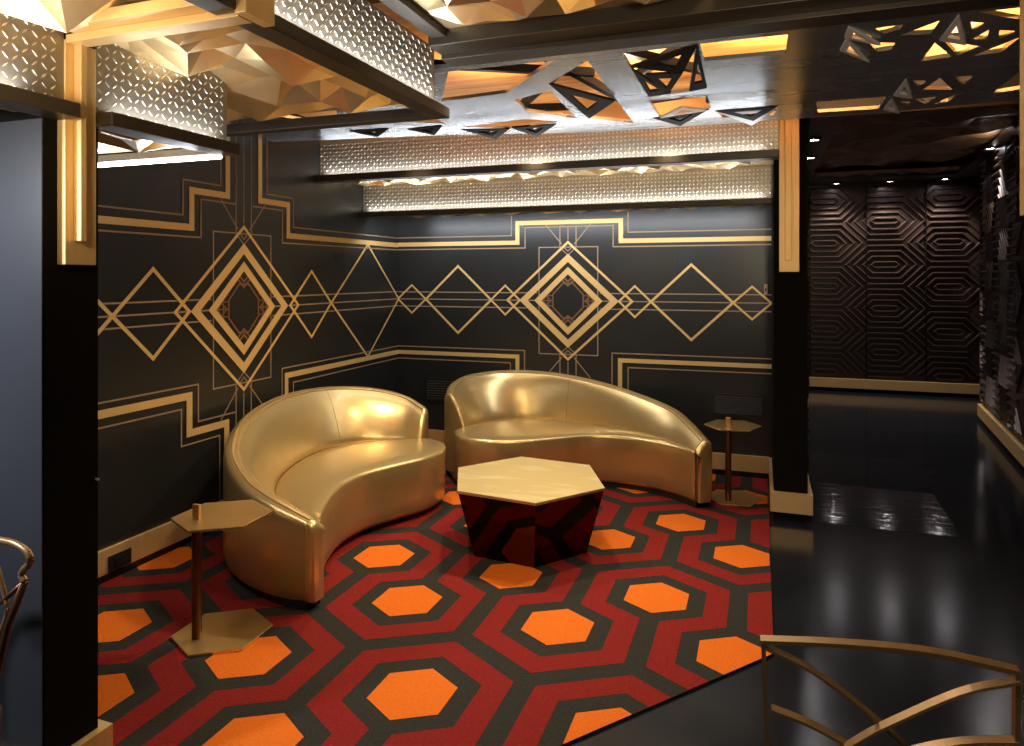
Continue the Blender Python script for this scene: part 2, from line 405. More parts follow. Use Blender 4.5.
# low ceiling (left, near), middle ceiling block, high ceiling near camera, and the two at the back
ce = MB('gold_facet'); facet(ce, XL, -1.965, .3, 2.15, 2.105, .18, .05, 'gold_facet', 3); ce.box((XL, .3, 2.11), (-1.965, 2.15, 2.14)); struct(ce, 'ceiling')
ce = MB('gold_facet'); facet(ce, XL, -1.37, .3, 2.76, 2.370, .22, .088, 'gold_facet', 5)
ce.box((XL, .3, 2.37), (-1.37, 2.78, 2.40)); struct(ce, 'ceiling')
ce = MB('gold_facet'); facet(ce, -1.22, 2.6, .2, 2.62, 2.618, .21, .080, 'gold_facet', 9); ce.box((-1.22, .2, 2.62), (2.6, 2.62, 2.66)); struct(ce, 'ceiling')
ce = MB('gold_facet'); facet(ce, XL, WX0, 4.62, 5.24, 2.385, .15, .04, 'gold_facet', 11); ce.box((XL, 4.64, 2.39), (WX0, 5.24, 2.41)); struct(ce, 'ceiling')
ce = MB('gold_facet'); facet(ce, XL, WX0, 5.27, YB, 2.165, .15, .03, 'gold_facet', 12); ce.box((XL, 5.27, 2.17), (WX0, YB, 2.20)); struct(ce, 'ceiling')
# amber boarded ceiling above the cut-out panel
pc = MB('wood'); pc.box((XL, 2.70, 2.80), (2.6, 4.66, 2.84), 'wood')
struct(pc, 'ceiling')
ce = MB('brown_facet'); facet(ce, WX1, 3.3, 4.66, YF, 3.02, .42, .07, 'brown_facet', 21); ce.box((WX1-.1, 4.60, 3.06), (3.4, YF+.1, 3.1), 'black_trim'); ce.box((WX1, 4.60, 2.56), (3.4, 4.66, 3.06), 'black_trim'); struct(ce, 'ceiling')
# corridor rim carrying the downlights
rim = MB('black_trim')
rim.box((WX1, YF-.62, 2.88), (3.3, YF, 2.95)); rim.box((WX1, 5.0, 2.88), (.62, YF-.62, 2.95))
rim.prism([(1.98, 5.0), (3.3, 5.0), (3.3, YF-.62), (2.30, YF-.62)], 2.88, 2.95)
struct(rim, 'trim_1')
rf = MB('brown_facet'); facet(rf, .64, 2.72, YF-.98, YF-.64, 2.93, .17, .05, 'brown_facet', 31); struct(rf, 'trim_2')
# beam closing the high ceiling
tb = MB('ledge'); tb.box((-1.30, 2.62, 2.555), (2.6, 2.745, 2.63)); tb.box((-1.30, 2.745, 2.535), (2.6, 2.86, 2.63))
struct(tb, 'trim_3', bevel=.003)
tb = MB('ledge'); tb.box((-1.285, .2, 2.585), (-1.215, 2.62, 2.63)); struct(tb, 'trim_4', bevel=.003)
# ------------------------------------------------------------------ diamond plate bulkheads
def diamond_plate(mb, O, U, N, L, z0, z1):
    def P(s, z, d): return (O[0]+U[0]*s+N[0]*d, O[1]+U[1]*s+N[1]*d, z)
    mb.add([P(0,z0,0),P(L,z0,0),P(L,z1,0),P(0,z1,0),P(0,z0,-.02),P(L,z0,-.02),P(L,z1,-.02),P(0,z1,-.02)], [(0,1,2,3),(5,4,7,6),(3,2,6,7),(0,4,5,1),(1,5,6,2),(0,3,7,4)], 'steel')
    p = .0275; nz_ = int((z1-z0)/p); ns = int(L/p)
    for i in range(ns):
        for j in range(nz_):
            s, z = (i+.5)*p, z0+(j+.5)*p+.002
            a = math.pi/4 if (i+j) % 2 else -math.pi/4
            lx, lw = .0120, .0033; ca, sa = math.cos(a), math.sin(a)
            def Q(u, v, d): return P(min(L, max(0, s+u*ca-v*sa)), z+u*sa+v*ca, d)
            vs = [Q(-lx,0,.0002), Q(0,-lw,.0002), Q(lx,0,.0002), Q(0,lw,.0002), Q(-lx*.5,0,.0030), Q(lx*.5,0,.0030)]
            mb.add(vs, [(0,1,5,4),(1,2,5),(2,3,4,5),(3,0,4)], 'lozenge')
def bulkhead(label, O, U, N, L, z0, z1, zl, extra=None, ledge_ext=.07, lip=0.0):
    t = thing('ceiling_bulkhead', label, 'bulkhead', (O[0]+U[0]*L/2, O[1]+U[1]*L/2, zl))
    d = MB('steel'); diamond_plate(d, O, U, N, L, z0, z1); d.build('diamond_plate', t)
    l = MB('ledge')
    x = [O[0]-N[0]*.03, O[0]+U[0]*L+N[0]*ledge_ext]; y = [O[1]-N[1]*.03, O[1]+U[1]*L+N[1]*ledge_ext]
    l.box((min(x), min(y), zl), (max(x), max(y), z0))
    if extra: l.box(*extra)
    l.build('ledge', t, bevel=.004)
    return t
YP1, YP2 = 4.62, 5.245
bulkhead('front of the two long diamond-plate bulkheads over the back wall, below the cut-out panel', (XL+.002, YP1), (1,0), (0,-1), WX0-XL+.02, 2.375, 2.625, 2.325)
bulkhead('rear and lower of the two long diamond-plate bulkheads, just above the back wall pattern', (XL+.002, YP2), (1,0), (0,-1), WX0-XL-.004, 2.145, 2.39, 2.105)
bulkhead('short diamond-plate bulkhead between the left gold pilaster and the left wall pattern', (-1.935, 1.606), (0,1), (1,0), .564, 2.105, 2.37, 2.062)
bulkhead('diamond-plate bulkhead in the top left corner, on the near side of the gold pilaster', (-1.935, .3), (0,1), (1,0), 1.202, 2.105, 2.37, 2.062)
t = bulkhead('big diamond-plate bulkhead at top centre, with a dark ledge and faceted gold underside', (-1.345, .3), (0,1), (1,0), 2.47, 2.345, 2.60, 2.298, extra=((XL+.01, 2.76, 2.298), (-1.294, 2.822, 2.345)), ledge_ext=.051)
g = MB('gold_facet').box((XL+.002, YP1-.004, 2.625), (WX0, YP1+.02, 2.80)); struct(g, 'trim_5')
# led tube under the low ceiling's far edge
t = thing('tube_light', 'bright white tube light along the far edge of the low left ceiling', 'light', (-2.4, 2.165, 2.03))
MB('led').tube([(XL+.05, 2.165, 2.062), (-1.96, 2.165, 2.062)], .009, 8).build('tube', t)
b = MB('ledge'); b.box((XL+.01, 2.155, 2.072), (-1.94, 2.176, 2.10)); b.build('holder', t)
# ------------------------------------------------------------------ cut-out ceiling panel with hanging triangles
ZP = 2.54
outer = [(XL+.01, 2.87), (2.2, 2.87), (2.2, 4.30), (.6, 4.50), (-1.0, 4.50), (-1.95, 4.24), (XL+.01, 4.05)]
holes = [
 [(-1.35,2.93),(-.84,2.93),(-1.23,3.37),(-1.62,3.42)], [(-.71,2.98),(-.73,4.29),(-.96,4.07),(-.97,3.27)],
 [(-1.23,3.51),(-1.0,3.40),(-1.03,4.05),(-1.25,3.79)], [(-.55,2.93),(-.27,2.93),(-.26,3.63),(-.55,3.70)],
 [(-.23,2.92),(.10,2.92),(.10,3.17),(-.23,3.16)], [(-.56,3.76),(-.26,3.79),(-.26,4.04),(-.56,4.21)],
 [(-.24,4.12),(.09,4.12),(.08,4.35),(-.21,4.33)], [(-1.76,4.04),(-1.31,3.96),(-1.15,4.10),(-1.5,4.19)],
 [(-2.05,3.20),(-1.70,3.05),(-1.75,3.6)], [(-2.1,3.75),(-1.85,3.62),(-1.82,3.92)], [(-2.75,3.2),(-2.2,3.3),(-2.5,3.8)],
 [(.41,2.96),(.50,2.95),(.50,3.0),(.45,3.04)], [(.51,3.08),(.62,2.95),(.62,3.10)], [(.41,3.13),(.51,3.17),(.51,3.26),(.46,3.27)],
 [(.73,3.0),(.78,3.03),(.77,3.14)], [(.79,3.22),(.82,3.12),(.85,3.26)], [(.86,3.14),(.92,3.17),(.89,3.27)],
 [(.69,3.21),(.84,3.33),(.79,3.44)], [(.85,3.47),(.96,3.26),(.95,3.45)], [(.73,2.90),(.86,2.90),(.92,3.06)],
 [(.66,3.22),(.77,3.45),(.66,3.48)], [(.69,3.81),(.75,3.83),(.75,3.97)], [(.80,3.80),(.91,4.06),(.77,4.01)],
 [(.86,3.80),(.94,3.81),(.94,3.99)], [(1.12,4.22),(1.12,3.79),(1.24,4.15)], [(.28,4.10),(.62,4.10),(.62,4.38),(.31,4.37)],
 [(.71,4.25),(.76,4.26),(.76,4.38)], [(.77,4.21),(.87,4.19),(.85,4.35)], [(.89,4.36),(.95,4.16),(.95,4.33)],
 [(.31,2.92),(.44,3.10),(.33,3.05)], [(.34,3.10),(.41,3.30),(.33,3.20)], [(.69,2.96),(.75,3.18),(.69,3.17)]]
outer_c = outer
polys = [[Vector((x, y, 0)) for x, y in outer_c]]+[[Vector((x, y, 0)) for x, y in h] for h in holes]
flat = [v for p in polys for v in p]
tris = tessellate_polygon(polys)
pm = MB('black_gloss')
for z in (ZP, ZP+.018):
    pm.add([(v.x, v.y, z) for v in flat], [tuple(t) for t in tris], 'black_gloss')
for p in polys:
    for i in range(len(p)):
        a, b = p[i-1], p[i]
        pm.face([(a.x, a.y, ZP), (b.x, b.y, ZP), (b.x, b.y, ZP+.018), (a.x, a.y, ZP+.018)], 'black_gloss')
pt_ = thing('cut_out_panel', 'glossy black ceiling panel pierced with lit amber triangles, in front of the back bulkheads', 'ceiling panel', (-.6, 3.6, ZP))
pm.build('panel', pt_)
def triframe(P, drop, k, tilt=0, w=.22, t=.012):
    """hanging triangular frame with a triangular opening; drop: z of each corner below the panel"""
    V = [Vector((x, y, ZP-.004-d*.35)) for (x, y), d in zip(P, drop)]
    c = (V[0]+V[1]+V[2])/3; I = [v.lerp(c, .54) for v in V]
    n = (V[1]-V[0]).cross(V[2]-V[0]).normalized()
    if n.z < 0: n = -n
    m = MB(k)
    for s in (0, 1):
        o = n*t*s
        for i in range(3):
            j = (i+1)%3; m.face([V[i]+o, V[j]+o, I[j]+o, I[i]+o], k)
    for R in (V, I):
        for i in range(3):
            j = (i+1)%3; m.face([R[i], R[j], R[j]+n*t, R[i]+n*t], k)
    return m.build('triangle_frame', pt_)
FR = [
 ([(-.97,3.27),(-.72,3.64),(-.96,4.07)], (.0,.05,.0), 'frame_black'),
 ([(-.55,3.13),(-.24,2.92),(-.33,3.21)], (0,.0,.08), 'frame_black'),
 ([(-.55,3.17),(-.42,3.54),(-.55,3.67)], (0,.08,.0), 'frame_black'),
 ([(-.24,2.92),(-.25,3.60),(-.33,3.55)], (0,.0,.07), 'frame_black'),
 ([(-.50,3.25),(-.33,3.21),(-.44,3.57)], (.02,.08,.08), 'frame_black'),
 ([(-.60,4.19),(-.27,4.06),(-.46,4.34)], (0,0,.07), 'frame_black'),
 ([(-.56,4.18),(-.28,4.08),(-.40,3.86)], (.01,.01,.07), 'frame_silver'),
 ([(-.24,4.12),(.09,4.12),(-.04,4.34)], (0,0,.07), 'frame_black'),
 ([(-.22,4.16),(.09,4.16),(-.05,4.44)], (.01,.01,.09), 'frame_silver'),
 ([(-1.80,4.10),(-1.50,4.18),(-1.66,4.36)], (0,0,.06), 'frame_black'),
 ([(-1.48,4.16),(-1.18,4.14),(-1.38,4.38)], (0,0,.06), 'frame_black'),
 ([(-2.12,3.98),(-1.86,3.95),(-2.0,4.12)], (0,0,.05), 'frame_black'),
 ([(-2.5,3.9),(-2.22,3.92),(-2.38,4.05)], (0,0,.05), 'frame_black'),
 ([(.31,2.90),(.45,3.12),(.31,3.03)], (0,.05,0), 'frame_silver'),
 ([(.32,3.05),(.44,3.35),(.31,3.19)], (0,.05,0), 'frame_silver'),
 ([(.67,2.90),(.77,3.23),(.67,3.19)], (0,.05,0), 'frame_silver'),
 ([(.65,3.75),(.74,4.11),(.65,4.09)], (0,.05,0), 'frame_silver'),
 ([(.65,4.14),(.74,4.46),(.65,4.41)], (0,.05,0), 'frame_silver'),
]
for P, d, k in FR: triframe(P, d, k)
for (a, b) in (((-1.7,3.0),(-.8,3.5)), ((-1.0,2.95),(-.72,4.3)), ((-.6,3.2),(-.2,3.75)), ((-.6,4.15),(.1,3.95)), ((-.3,2.98),(.2,3.12)), ((-1.35,4.0),(-.95,3.4)), ((-.3,4.25),(.2,4.2)), ((-1.9,4.0),(-1.1,4.15)), ((-.62,3.65),(-.15,2.95))):
    A, B = Vector((*a, 2.64)), Vector((*b, 2.64)); n_ = Vector((-(B-A).y, (B-A).x, 0)).normalized()*.018
    m_ = MB('frame_black'); m_.prism([tuple((q)[:2]) for q in (A-n_, B-n_, B+n_, A+n_)], 2.62, 2.66); m_.build('brace', pt_)
# ------------------------------------------------------------------ gold pilasters and beam
def pilaster(label, axis, fixed, a0, a1_, r0, r1, z0, zr, z1, n):
    """plate from a0..a1_ with a ridge r0..r1, on the wall plane 'fixed', facing n"""
    def B(mb, p, q, d0, d1, zz0, zz1):
        x = (fixed+n*d0, fixed+n*d1); lo, hi = min(x), max(x)
        mb.box((lo, p, zz0), (hi, q, zz1)) if axis == 'x' else mb.box((p, lo, zz0), (q, hi, zz1))
        return mb
    c = (a0+a1_)/2; loc = (fixed, c, z0) if axis == 'x' else (c, fixed, z0)
    t = thing('gold_pilaster', label, 'pilaster', loc)
    B(MB('gold_trim'), a0, a1_, .001, .035, z0, z1).build('backplate', t, bevel=.002)
    B(MB('gold_trim'), r0, r1, .036, .066, zr, z1).build('ridge', t, bevel=.002)
    return t
pilaster('gold stepped pilaster high on the black wall end at left', 'x', PX, 1.503, 1.605, 1.529, 1.547, 1.635, 1.705, 2.30, 1)
pilaster('gold stepped pilaster on the black wall end beside the corridor', 'y', WY,   .115, .238, .150, .190, 1.63, 1.705, 2.74, -1)
pilaster('gold pilaster cut off by the right edge of the picture', 'y', 2.0, .588, .86, .68, .76, 1.745, 1.82, 2.56, -1)
t = thing('gold_beam', 'gold channel beam crossing under the faceted ceiling from the left pilaster', 'beam', (-1.6, 1.56, 2.28))
bm = MB('gold_trim').box((PX+.07, 1.452, 2.312), (-1.30, 1.612, 2.345)); bm.build('beam_plate', t, bevel=.002)
bm = MB('gold_trim').box((PX+.04, 1.500, 2.288), (-1.30, 1.556, 2.312)); bm.build('ridge', t, bevel=.002)
bm = MB('gold_trim').box((-1.299, 1.485, 2.29), (-1.262, 1.60, 2.58)); bm.build('upright', t, bevel=.002)
# ------------------------------------------------------------------ sofas
def sofa(label, O, J, Hh, lip, seam_at, lipz=.405):
    loc = (sum(p[0] for p in O)/len(O), sum(p[1] for p in O)/len(O), 0)
    t = thing('crescent_sofa', label, 'sofa', loc)
    n = 64
    Oc = catmull([(x, y, h) for (x, y), h in zip(O, Hh)], n); Jc = catmull([(x, y, 0) for x, y in J], n)
    rows = []; rim = []; sea = []
    def section(o, j, h):
        d = Vector((j.x-o.x, j.y-o.y)); L = max(.07, d.length); d.normalize()
        rr = min(.045, L*.30)
        pts = [(.012, .05), (.0, .10), (0, .25), (0, h-rr), (rr*.12, h-rr*.55), (rr*.45, h-rr*.15), (rr, h)]
        w = min(.085, L*.55)
        pts += [(w*.8, h+.001), (w, h-.004), (w+.006, h-.012)]
        dep = h-.40
        for a, q in ((.08,.16), (.20,.34), (.36,.52), (.54,.69), (.72,.84), (.86,.95), (.95,1.0), (1.0,.99)):
            # inner face: steep below the rim, full in the middle, tucked in where it meets the seat
            pts.append((w+.006+(L-w+.004)*q, h-.012-dep*a))
        pts.append((L-.012, .385)); pts.append((L-.012, .30)); pts.append((L-.004, .18)); pts.append((L-.004, .05))
        return [Vector((o.x+d.x*u, o.y+d.y*u, z)) for u, z in pts], d
    for i in range(n):
        p, d = section(Oc[i], Jc[i], Oc[i].z); rows.append(p)
        rim.append(p[6]+Vector((0,0,.001))); sea.append(p[9]+Vector((0,0,.002)))
    def interp(P, z):
        for a, b_ in zip(P[:-1], P[1:]):
            if min(a[1], b_[1]) <= z <= max(a[1], b_[1]) and a[1] != b_[1]: return a[0]+(b_[0]-a[0])*(z-a[1])/(b_[1]-a[1])
        return P[0][0] if abs(z-P[0][1]) < abs(z-P[-1][1]) else P[-1][0]
    def endcap(i, sgn):
        # rounded end: the section narrows towards its middle line while it moves outwards
        base = rows[i]; o, j = Oc[i], Jc[i]; d = Vector((j.x-o.x, j.y-o.y)).normalized()
        nb = Oc[i+1] if i == 0 else Oc[i-1]
        dirv = Vector((o.x-nb.x, o.y-nb.y, 0)).normalized()
        uz = [((p.x-o.x)*d.x+(p.y-o.y)*d.y, p.z) for p in base]
        L = uz[-1][0]; out = []
        for a in (20, 45, 70, 90):
            r = math.radians(a); k = 1-.30*(1-math.cos(r)); ring_ = []
            for (u, z) in uz:
                uo, ui = interp(uz[:7], z), interp(uz[9:], z)
                m_ = (uo+ui)/2; u2 = m_+(u-m_)*k
                z2 = z-(max(0, z-.30)/max(.1, o.z-.30))*.045*(1-math.cos(r))
                ring_.append(Vector((o.x+d.x*u2, o.y+d.y*u2, z2))+dirv*.038*math.sin(r))
            out.append(ring_)
        return out, [(u, z) for u, z in uz]
    e0, uz0 = endcap(0, -1); e1, uz1 = endcap(n-1, 1)
    allr = e0[::-1]+rows+e1
    b = MB('leather'); b.grid(allr); 
    for E_, uz_, fl_ in ((e0[-1], uz0, False), (e1[-1], uz1, True)):
        tr = tessellate_polygon([[Vector((u, z, 0)) for u, z in uz_]])
        b.add(E_, [tuple(q) if fl_ else tuple(q[::-1]) for q in tr])
    bo = b.build('backrest', t, smooth='weld')
    MB('piping').tube(rim, .0035, 6).build('piping', bo).location = (0,0,0)
    pp = MB('piping').tube(sea, .0045, 6)
    pp.tube([p+Vector((0,0,0)) for p in rows[seam_at][9:-4]], .0022, 6)
    for q in (0, n-1): pp.tube([p for p in rows[q][1:-2]], .0035, 6)
    po = pp.build('piping', bo); po.location = (0,0,0)
    # seat
    Lc = catmull([(x, y, 0) for x, y in lip], n); srows = []
    for i in range(n):
        j, l = Jc[i], Lc[i]; v = l-j; L = v.length; u = v/L if L > 1e-4 else Vector((0,0,0))
        r = []
        J0 = j-u*.03
        r.append((J0.x, J0.y, .33)); r.append((j.x-u.x*.004, j.y-u.y*.004, .372)); r.append((j.x+u.x*min(.010, L*.1), j.y+u.y*min(.010, L*.1), .392)); r.append((j.x+u.x*min(.035, L*.2), j.y+u.y*min(.035, L*.2), .404))
        for a in (.2, .4, .6, .8):
            q = j.lerp(l, a); r.append((q.x, q.y, .405+.016*math.sin(math.pi*a)*min(1, L/.2)))
        e = min(.022, L*.3)
        for dd, zz in ((e, lipz+.003), (e*.5, lipz-.001), (e*.15, lipz-.010), (0, lipz-.020)):
            r.append((l.x-u.x*dd, l.y-u.y*dd, zz))
        for zz in (.28, .16, .075): r.append((l.x-u.x*.008, l.y-u.y*.008, zz))
        r.append((l.x-u.x*.02, l.y-u.y*.02, .05)); r.append((j.x, j.y, .05))
        srows.append([Vector(p) for p in r])
    s = MB('leather'); s.grid(srows, flip=True); s.face([p for p in srows[0]]); s.face([p for p in srows[-1]][::-1])
    so = s.build('seat', t, smooth='weld')
    # recessed plinth
    cx, cy = loc[0], loc[1]
    ring = [Vector((p.x, p.y, 0)) for p in Oc]+[Vector((p.x, p.y, 0)) for p in Lc[::-1]]
    pl = MB('plinth')
    fr = [(o.lerp(l, .08)) for o, l in zip(Oc, Lc)]; bk = [(o.lerp(l, .90)) for o, l in zip(Oc, Lc)]
    pl.grid([[Vector((a.x,a.y,.012)), Vector((a.x,a.y,.055)), Vector((b_.x,b_.y,.055)), Vector((b_.x,b_.y,.012))] for a, b_ in zip(fr, bk)], closed=True)
    pl.build('plinth', t)
    return t
sofa('gold crescent sofa by the left wall, its low tail end pointing at the camera',
 [(-2.03,2.80),(-2.26,2.81),(-2.52,2.90),(-2.78,3.09),(-2.99,3.42),(-3.12,3.82),(-3.15,4.22),(-3.06,4.57),(-2.86,4.80),(-2.62,4.88),(-2.42,4.83)],
 [(-2.03,2.905),(-2.21,2.97),(-2.42,3.09),(-2.60,3.28),(-2.74,3.52),(-2.85,3.85),(-2.87,4.13),(-2.79,4.37),(-2.64,4.51),(-2.48,4.57),(-2.35,4.56)],
 [.435,.495,.555,.645,.725,.77,.78,.765,.73,.675,.61],
 [(-2.02,2.91),(-2.10,3.03),(-2.21,3.27),(-2.272,3.49),(-2.262,3.72),(-2.17,3.96),(-2.08,4.16),(-2.06,4.36),(-2.12,4.55),(-2.26,4.66)], 42)
sofa('gold crescent sofa against the back wall, its low tail end beside the small table',
 [(-.325,5.04),(-.45,5.26),(-.60,5.45),(-.87,5.62),(-1.22,5.77),(-1.60,5.835),(-1.95,5.83),(-2.24,5.74),(-2.42,5.56),(-2.45,5.33),(-2.40,5.14)],
 [(-.42,4.96),(-.56,5.14),(-.72,5.29),(-.97,5.45),(-1.28,5.60),(-1.60,5.67),(-1.85,5.64),(-2.03,5.53),(-2.14,5.38),(-2.185,5.20),(-2.18,5.05)],
 [.47,.54,.60,.66,.72,.765,.78,.77,.745,.71,.665],
 [(-.425,4.93),(-.62,5.08),(-.90,5.19),(-1.19,5.17),(-1.40,5.01),(-1.60,4.85),(-1.80,4.76),(-2.0,4.745),(-2.15,4.82),(-2.24,4.95)], 30)
# ------------------------------------------------------------------ coffee table
def ngon(c, R, a0=0, n=6): return [(c[0]+R*math.cos(a0+2*math.pi*i/n), c[1]+R*math.sin(a0+2*math.pi*i/n)) for i in range(n)]
cc = (-1.312, 3.978); a0 = math.atan2(3.642-3.978, -1.167+1.312)
t = thing('hexagonal_coffee_table', 'hexagonal coffee table with pale gold top and dark copper mirrored sides tapering down', 'coffee table', (cc[0], cc[1], 0))
tt = MB('brass_wood', 'brass_edge'); R1 = .485
tt.prism(ngon(cc, R1, a0), .386, .396, 'brass_edge'); tt.prism(ngon(cc, R1-.004, a0), .396, .400, 'brass_edge', 'brass_wood')
tt.build('tabletop', t)
bd = MB('mirror_copper'); bd.prism(ngon(cc, .372, a0), .012, .386, 'mirror_copper', poly1=ngon(cc, R1-.008, a0)); bd.build('body', t)
# ------------------------------------------------------------------ side tables
def side_table(label, c, pole, rot, R=.215, zt=.54):
    t = thing('hexagonal_side_table', label, 'side table', (c[0], c[1], 0), 'hexagonal side tables')
    b = MB('brass', 'brass_edge'); b.prism(ngon(c, R, rot), .012, .020, 'brass_edge'); b.prism(ngon(c, R-.003, rot), .020, .022, 'brass'); b.build('base_plate', t)
    p = MB('brass_dark'); p.tube([(pole[0], pole[1], .022), (pole[0], pole[1], zt-.008)], .021, 20); p.build('pole', t, smooth='weld', bevel=.001)
    b = MB('brass', 'brass_edge'); b.prism(ngon(c, R, rot), zt-.010, zt-.002, 'brass_edge'); b.prism(ngon(c, R-.003, rot), zt-.002, zt, 'brass'); b.build('tabletop', t)
    h = MB('brass'); h.box((pole[0]-.018, pole[1]-.009, zt), (pole[0]+.018, pole[1]+.009, zt+.065)); h.build('handle', t, bevel=.003)
    return t
side_table('hexagonal brass side table at front left, between the black wall end and the near sofa', (-2.262,2.512), (-2.322,2.422), math.atan2(2.308-2.512, .012))
side_table('hexagonal brass side table in the far corner, at the right end of the back sofa', (-.185,5.245), (-.215,5.17), math.atan2(4.985-5.225, -.10), .20)
# ------------------------------------------------------------------ small fittings
def vent(label, x0, x1, z0, z1):
    t = thing('air_vent', label, 'air vent', ((x0+x1)/2, YB, z0), 'black air vents')
    f = MB('speaker')
    for a, b in (((x0,YB-.012,z0),(x1,YB-.002,z0+.012)), ((x0,YB-.012,z1-.012),(x1,YB-.002,z1)), ((x0,YB-.012,z0),(x0+.012,YB-.002,z1)), ((x1-.012,YB-.012,z0),(x1,YB-.002,z1))): f.box(a, b)
    f.build('frame', t)
    s = MB('ledge'); n = 8
    for i in range(n):
        z = z0+.016+(z1-z0-.03)*(i+.5)/n
        s.add([(x0+.012,YB-.014,z-.004),(x1-.012,YB-.014,z-.004),(x1-.012,YB-.003,z+.006),(x0+.012,YB-.003,z+.006)], [(0,1,2,3)])
    s.build('slats', t)
vent('black slatted air vent low on the back wall, behind the far side table', -.36, .02, .49, .66)
vent('black slatted air vent low on the back wall, in the gap between the sofas', -2.93, -2.62, .45, .66)
def speaker(label, axis, a0, a1_, z0, z1):
    m = MB('speaker')
    (m.box((a0, YB-.0009, z0), (a1_, YB+.01, z1)) if axis == 'x' else m.box((XL-.01, a0, z0), (XL+.0009, a1_, z1)))
    return tag(m.build('wall_speaker'), label, 'speaker')
speaker('flat black speaker grille on the left wall, above the dark end of the sofa', 'y', 4.80, 4.97, 1.59, 1.79)
speaker('flat black speaker grille high on the back wall, over the large right diamond', 'x', -.65, -.51, 1.59, 1.81)
t = thing('power_outlet', 'black power outlet set in the gold baseboard of the left wall', 'outlet', (XL+TB, 2.80, .06))
MB('speaker').box((XL+TB+.001, 2.73, .058), (XL+TB+.008, 2.87, .140)).build('cover_plate', t, bevel=.002)
MB('black_trim').box((XL+TB+.008, 2.765, .078), (XL+TB+.012, 2.83, .120)).build('socket', t)
t = thing('light_switch', 'small light switch at the right end of the back wall', 'switch', (.03, YB, 1.46))
MB('dull_paint').box((.025, YB-.010, 1.455), (.052, YB-.003, 1.54)).build('plate', t, bevel=.001)
MB('ledge').box((.033, YB-.014, 1.485), (.044, YB-.010, 1.51)).build('toggle', t)
t = thing('wall_hook', 'tiny metal stud on the black wall end at left', 'stud', (PX, 1.635, .94))
MB('frame_silver').tube([(PX+.001, 1.632, .965), (PX+.012, 1.632, .965)], .004, 8).build('stud', t)
# ------------------------------------------------------------------ bistro chairs
def bar(mb, pts, w=.020, t=.006, n=14, k=None):
    """flat strap seen edge-on from the front: wide in y, thin across"""
    P = catmull(pts, n) if len(pts) > 2 else [Vector(p) for p in pts]
    rows = []
    for i, p in enumerate(P):
        d = (P[min(i+1, len(P)-1)]-P[max(i-1, 0)]).normalized(); b = Vector((0, 1, 0)); a = d.cross(b).normalized()
        rows.append([p+b*y*w/2+a*z*t/2 for y, z in ((-1,-1),(1,-1),(1,1),(-1,1))])
    mb.grid(rows, k, closed=True); mb.face(rows[0][::-1], k); mb.face(rows[-1], k)
    return mb
t = thing('metal_chair', 'bronze metal chair back of crossing curved bars at the bottom right', 'chair', (.22, 1.28, 0))
f = MB('chair_gold'); bar(f, [(.000,1.46,.886),(.14,1.462,.903),(.29,1.464,.913),(.430,1.466,.903)], .024, .008); f.build('top_rail', t)
for (a, b) in (((.005,1.46,.882), (.022,1.46,.45)), ((.427,1.466,.900), (.420,1.466,.45))):
    f = MB('chair_gold'); bar(f, [a, ((a[0]+b[0])/2, 1.461, .66), b], .020, .008); f.build('back_post', t)
arcs = [[(.010,1.46,.874),(.075,1.455,.855),(.14,1.45,.822),(.20,1.45,.780),(.262,1.45,.728),(.32,1.452,.66)],
        [(.429,1.462,.888),(.341,1.44,.864),(.245,1.43,.805),(.18,1.43,.755),(.13,1.435,.70),(.09,1.44,.62)],
        [(.020,1.46,.756),(.085,1.455,.745),(.152,1.45,.722),(.22,1.45,.68)],
        [(.428,1.462,.782),(.345,1.455,.766),(.265,1.45,.735),(.20,1.45,.69),(.16,1.45,.62)]]
for i, a in enumerate(arcs):
    f = MB('chair_copper' if i in (1, 3) else 'chair_gold'); bar(f, a, .022, .005, 24); f.build('curved_bar', t)
f = MB('seat_dark'); f.prism([(.015,1.07),(.43,1.07),(.44,1.44),(.01,1.44)], .445, .485); f.build('seat', t, bevel=.012)
f = MB('chair_gold'); f.prism([(.01,1.065),(.435,1.065),(.445,1.48),(.005,1.48)], .430, .445); f.build('seat_frame', t)
for x, y in ((.025,1.08),(.42,1.08),(.022,1.455),(.424,1.46)):
    f = MB('chair_gold'); f.tube([(x, y, .432), (x+(.01 if x > .2 else -.01), y+(.015 if y > 1.2 else -.015), 0)], .011, 8); f.build('leg', t)
t = thing('metal_armchair', 'copper metal armchair with a curled arm at the left edge', 'chair', (-1.95, 1.1, 0))
f = MB('chair_copper'); f.tube(catmull([(-2.15,1.2,.93),(-1.95,1.2,.955),(-1.761,1.2,.952),(-1.709,1.2,.950),(-1.668,1.2,.936),(-1.657,1.2,.913),(-1.680,1.2,.890),(-1.686,1.2,.876),(-1.676,1.2,.862)], 40), .0085, 10); f.build('arm', t, smooth='weld')
f = MB('brass_dark'); f.tube([(-1.676,1.2,.862),(-1.733,1.2,.745),(-1.78,1.2,.60),(-1.80,1.2,.44)], .009, 10); f.tube([(-1.676,1.2,.862),(-1.75,1.2,.805),(-1.90,1.2,.72)], .006, 10); f.build('arm_support', t, smooth='weld')
f = MB('chair_copper'); f.tube(catmull([(-1.83,1.2,.95),(-1.78,1.2,.90),(-1.745,1.2,.82),(-1.735,1.2,.78),(-1.765,1.2,.71),(-1.80,1.2,.60),(-1.80,1.2,.44)], 24), .006, 8); f.build('curved_bar', t, smooth='weld')
f = MB('seat_dark'); f.prism(ngon((-2.0,1.08), .24, 0, 24), .43, .475); f.build('seat', t, bevel=.01)
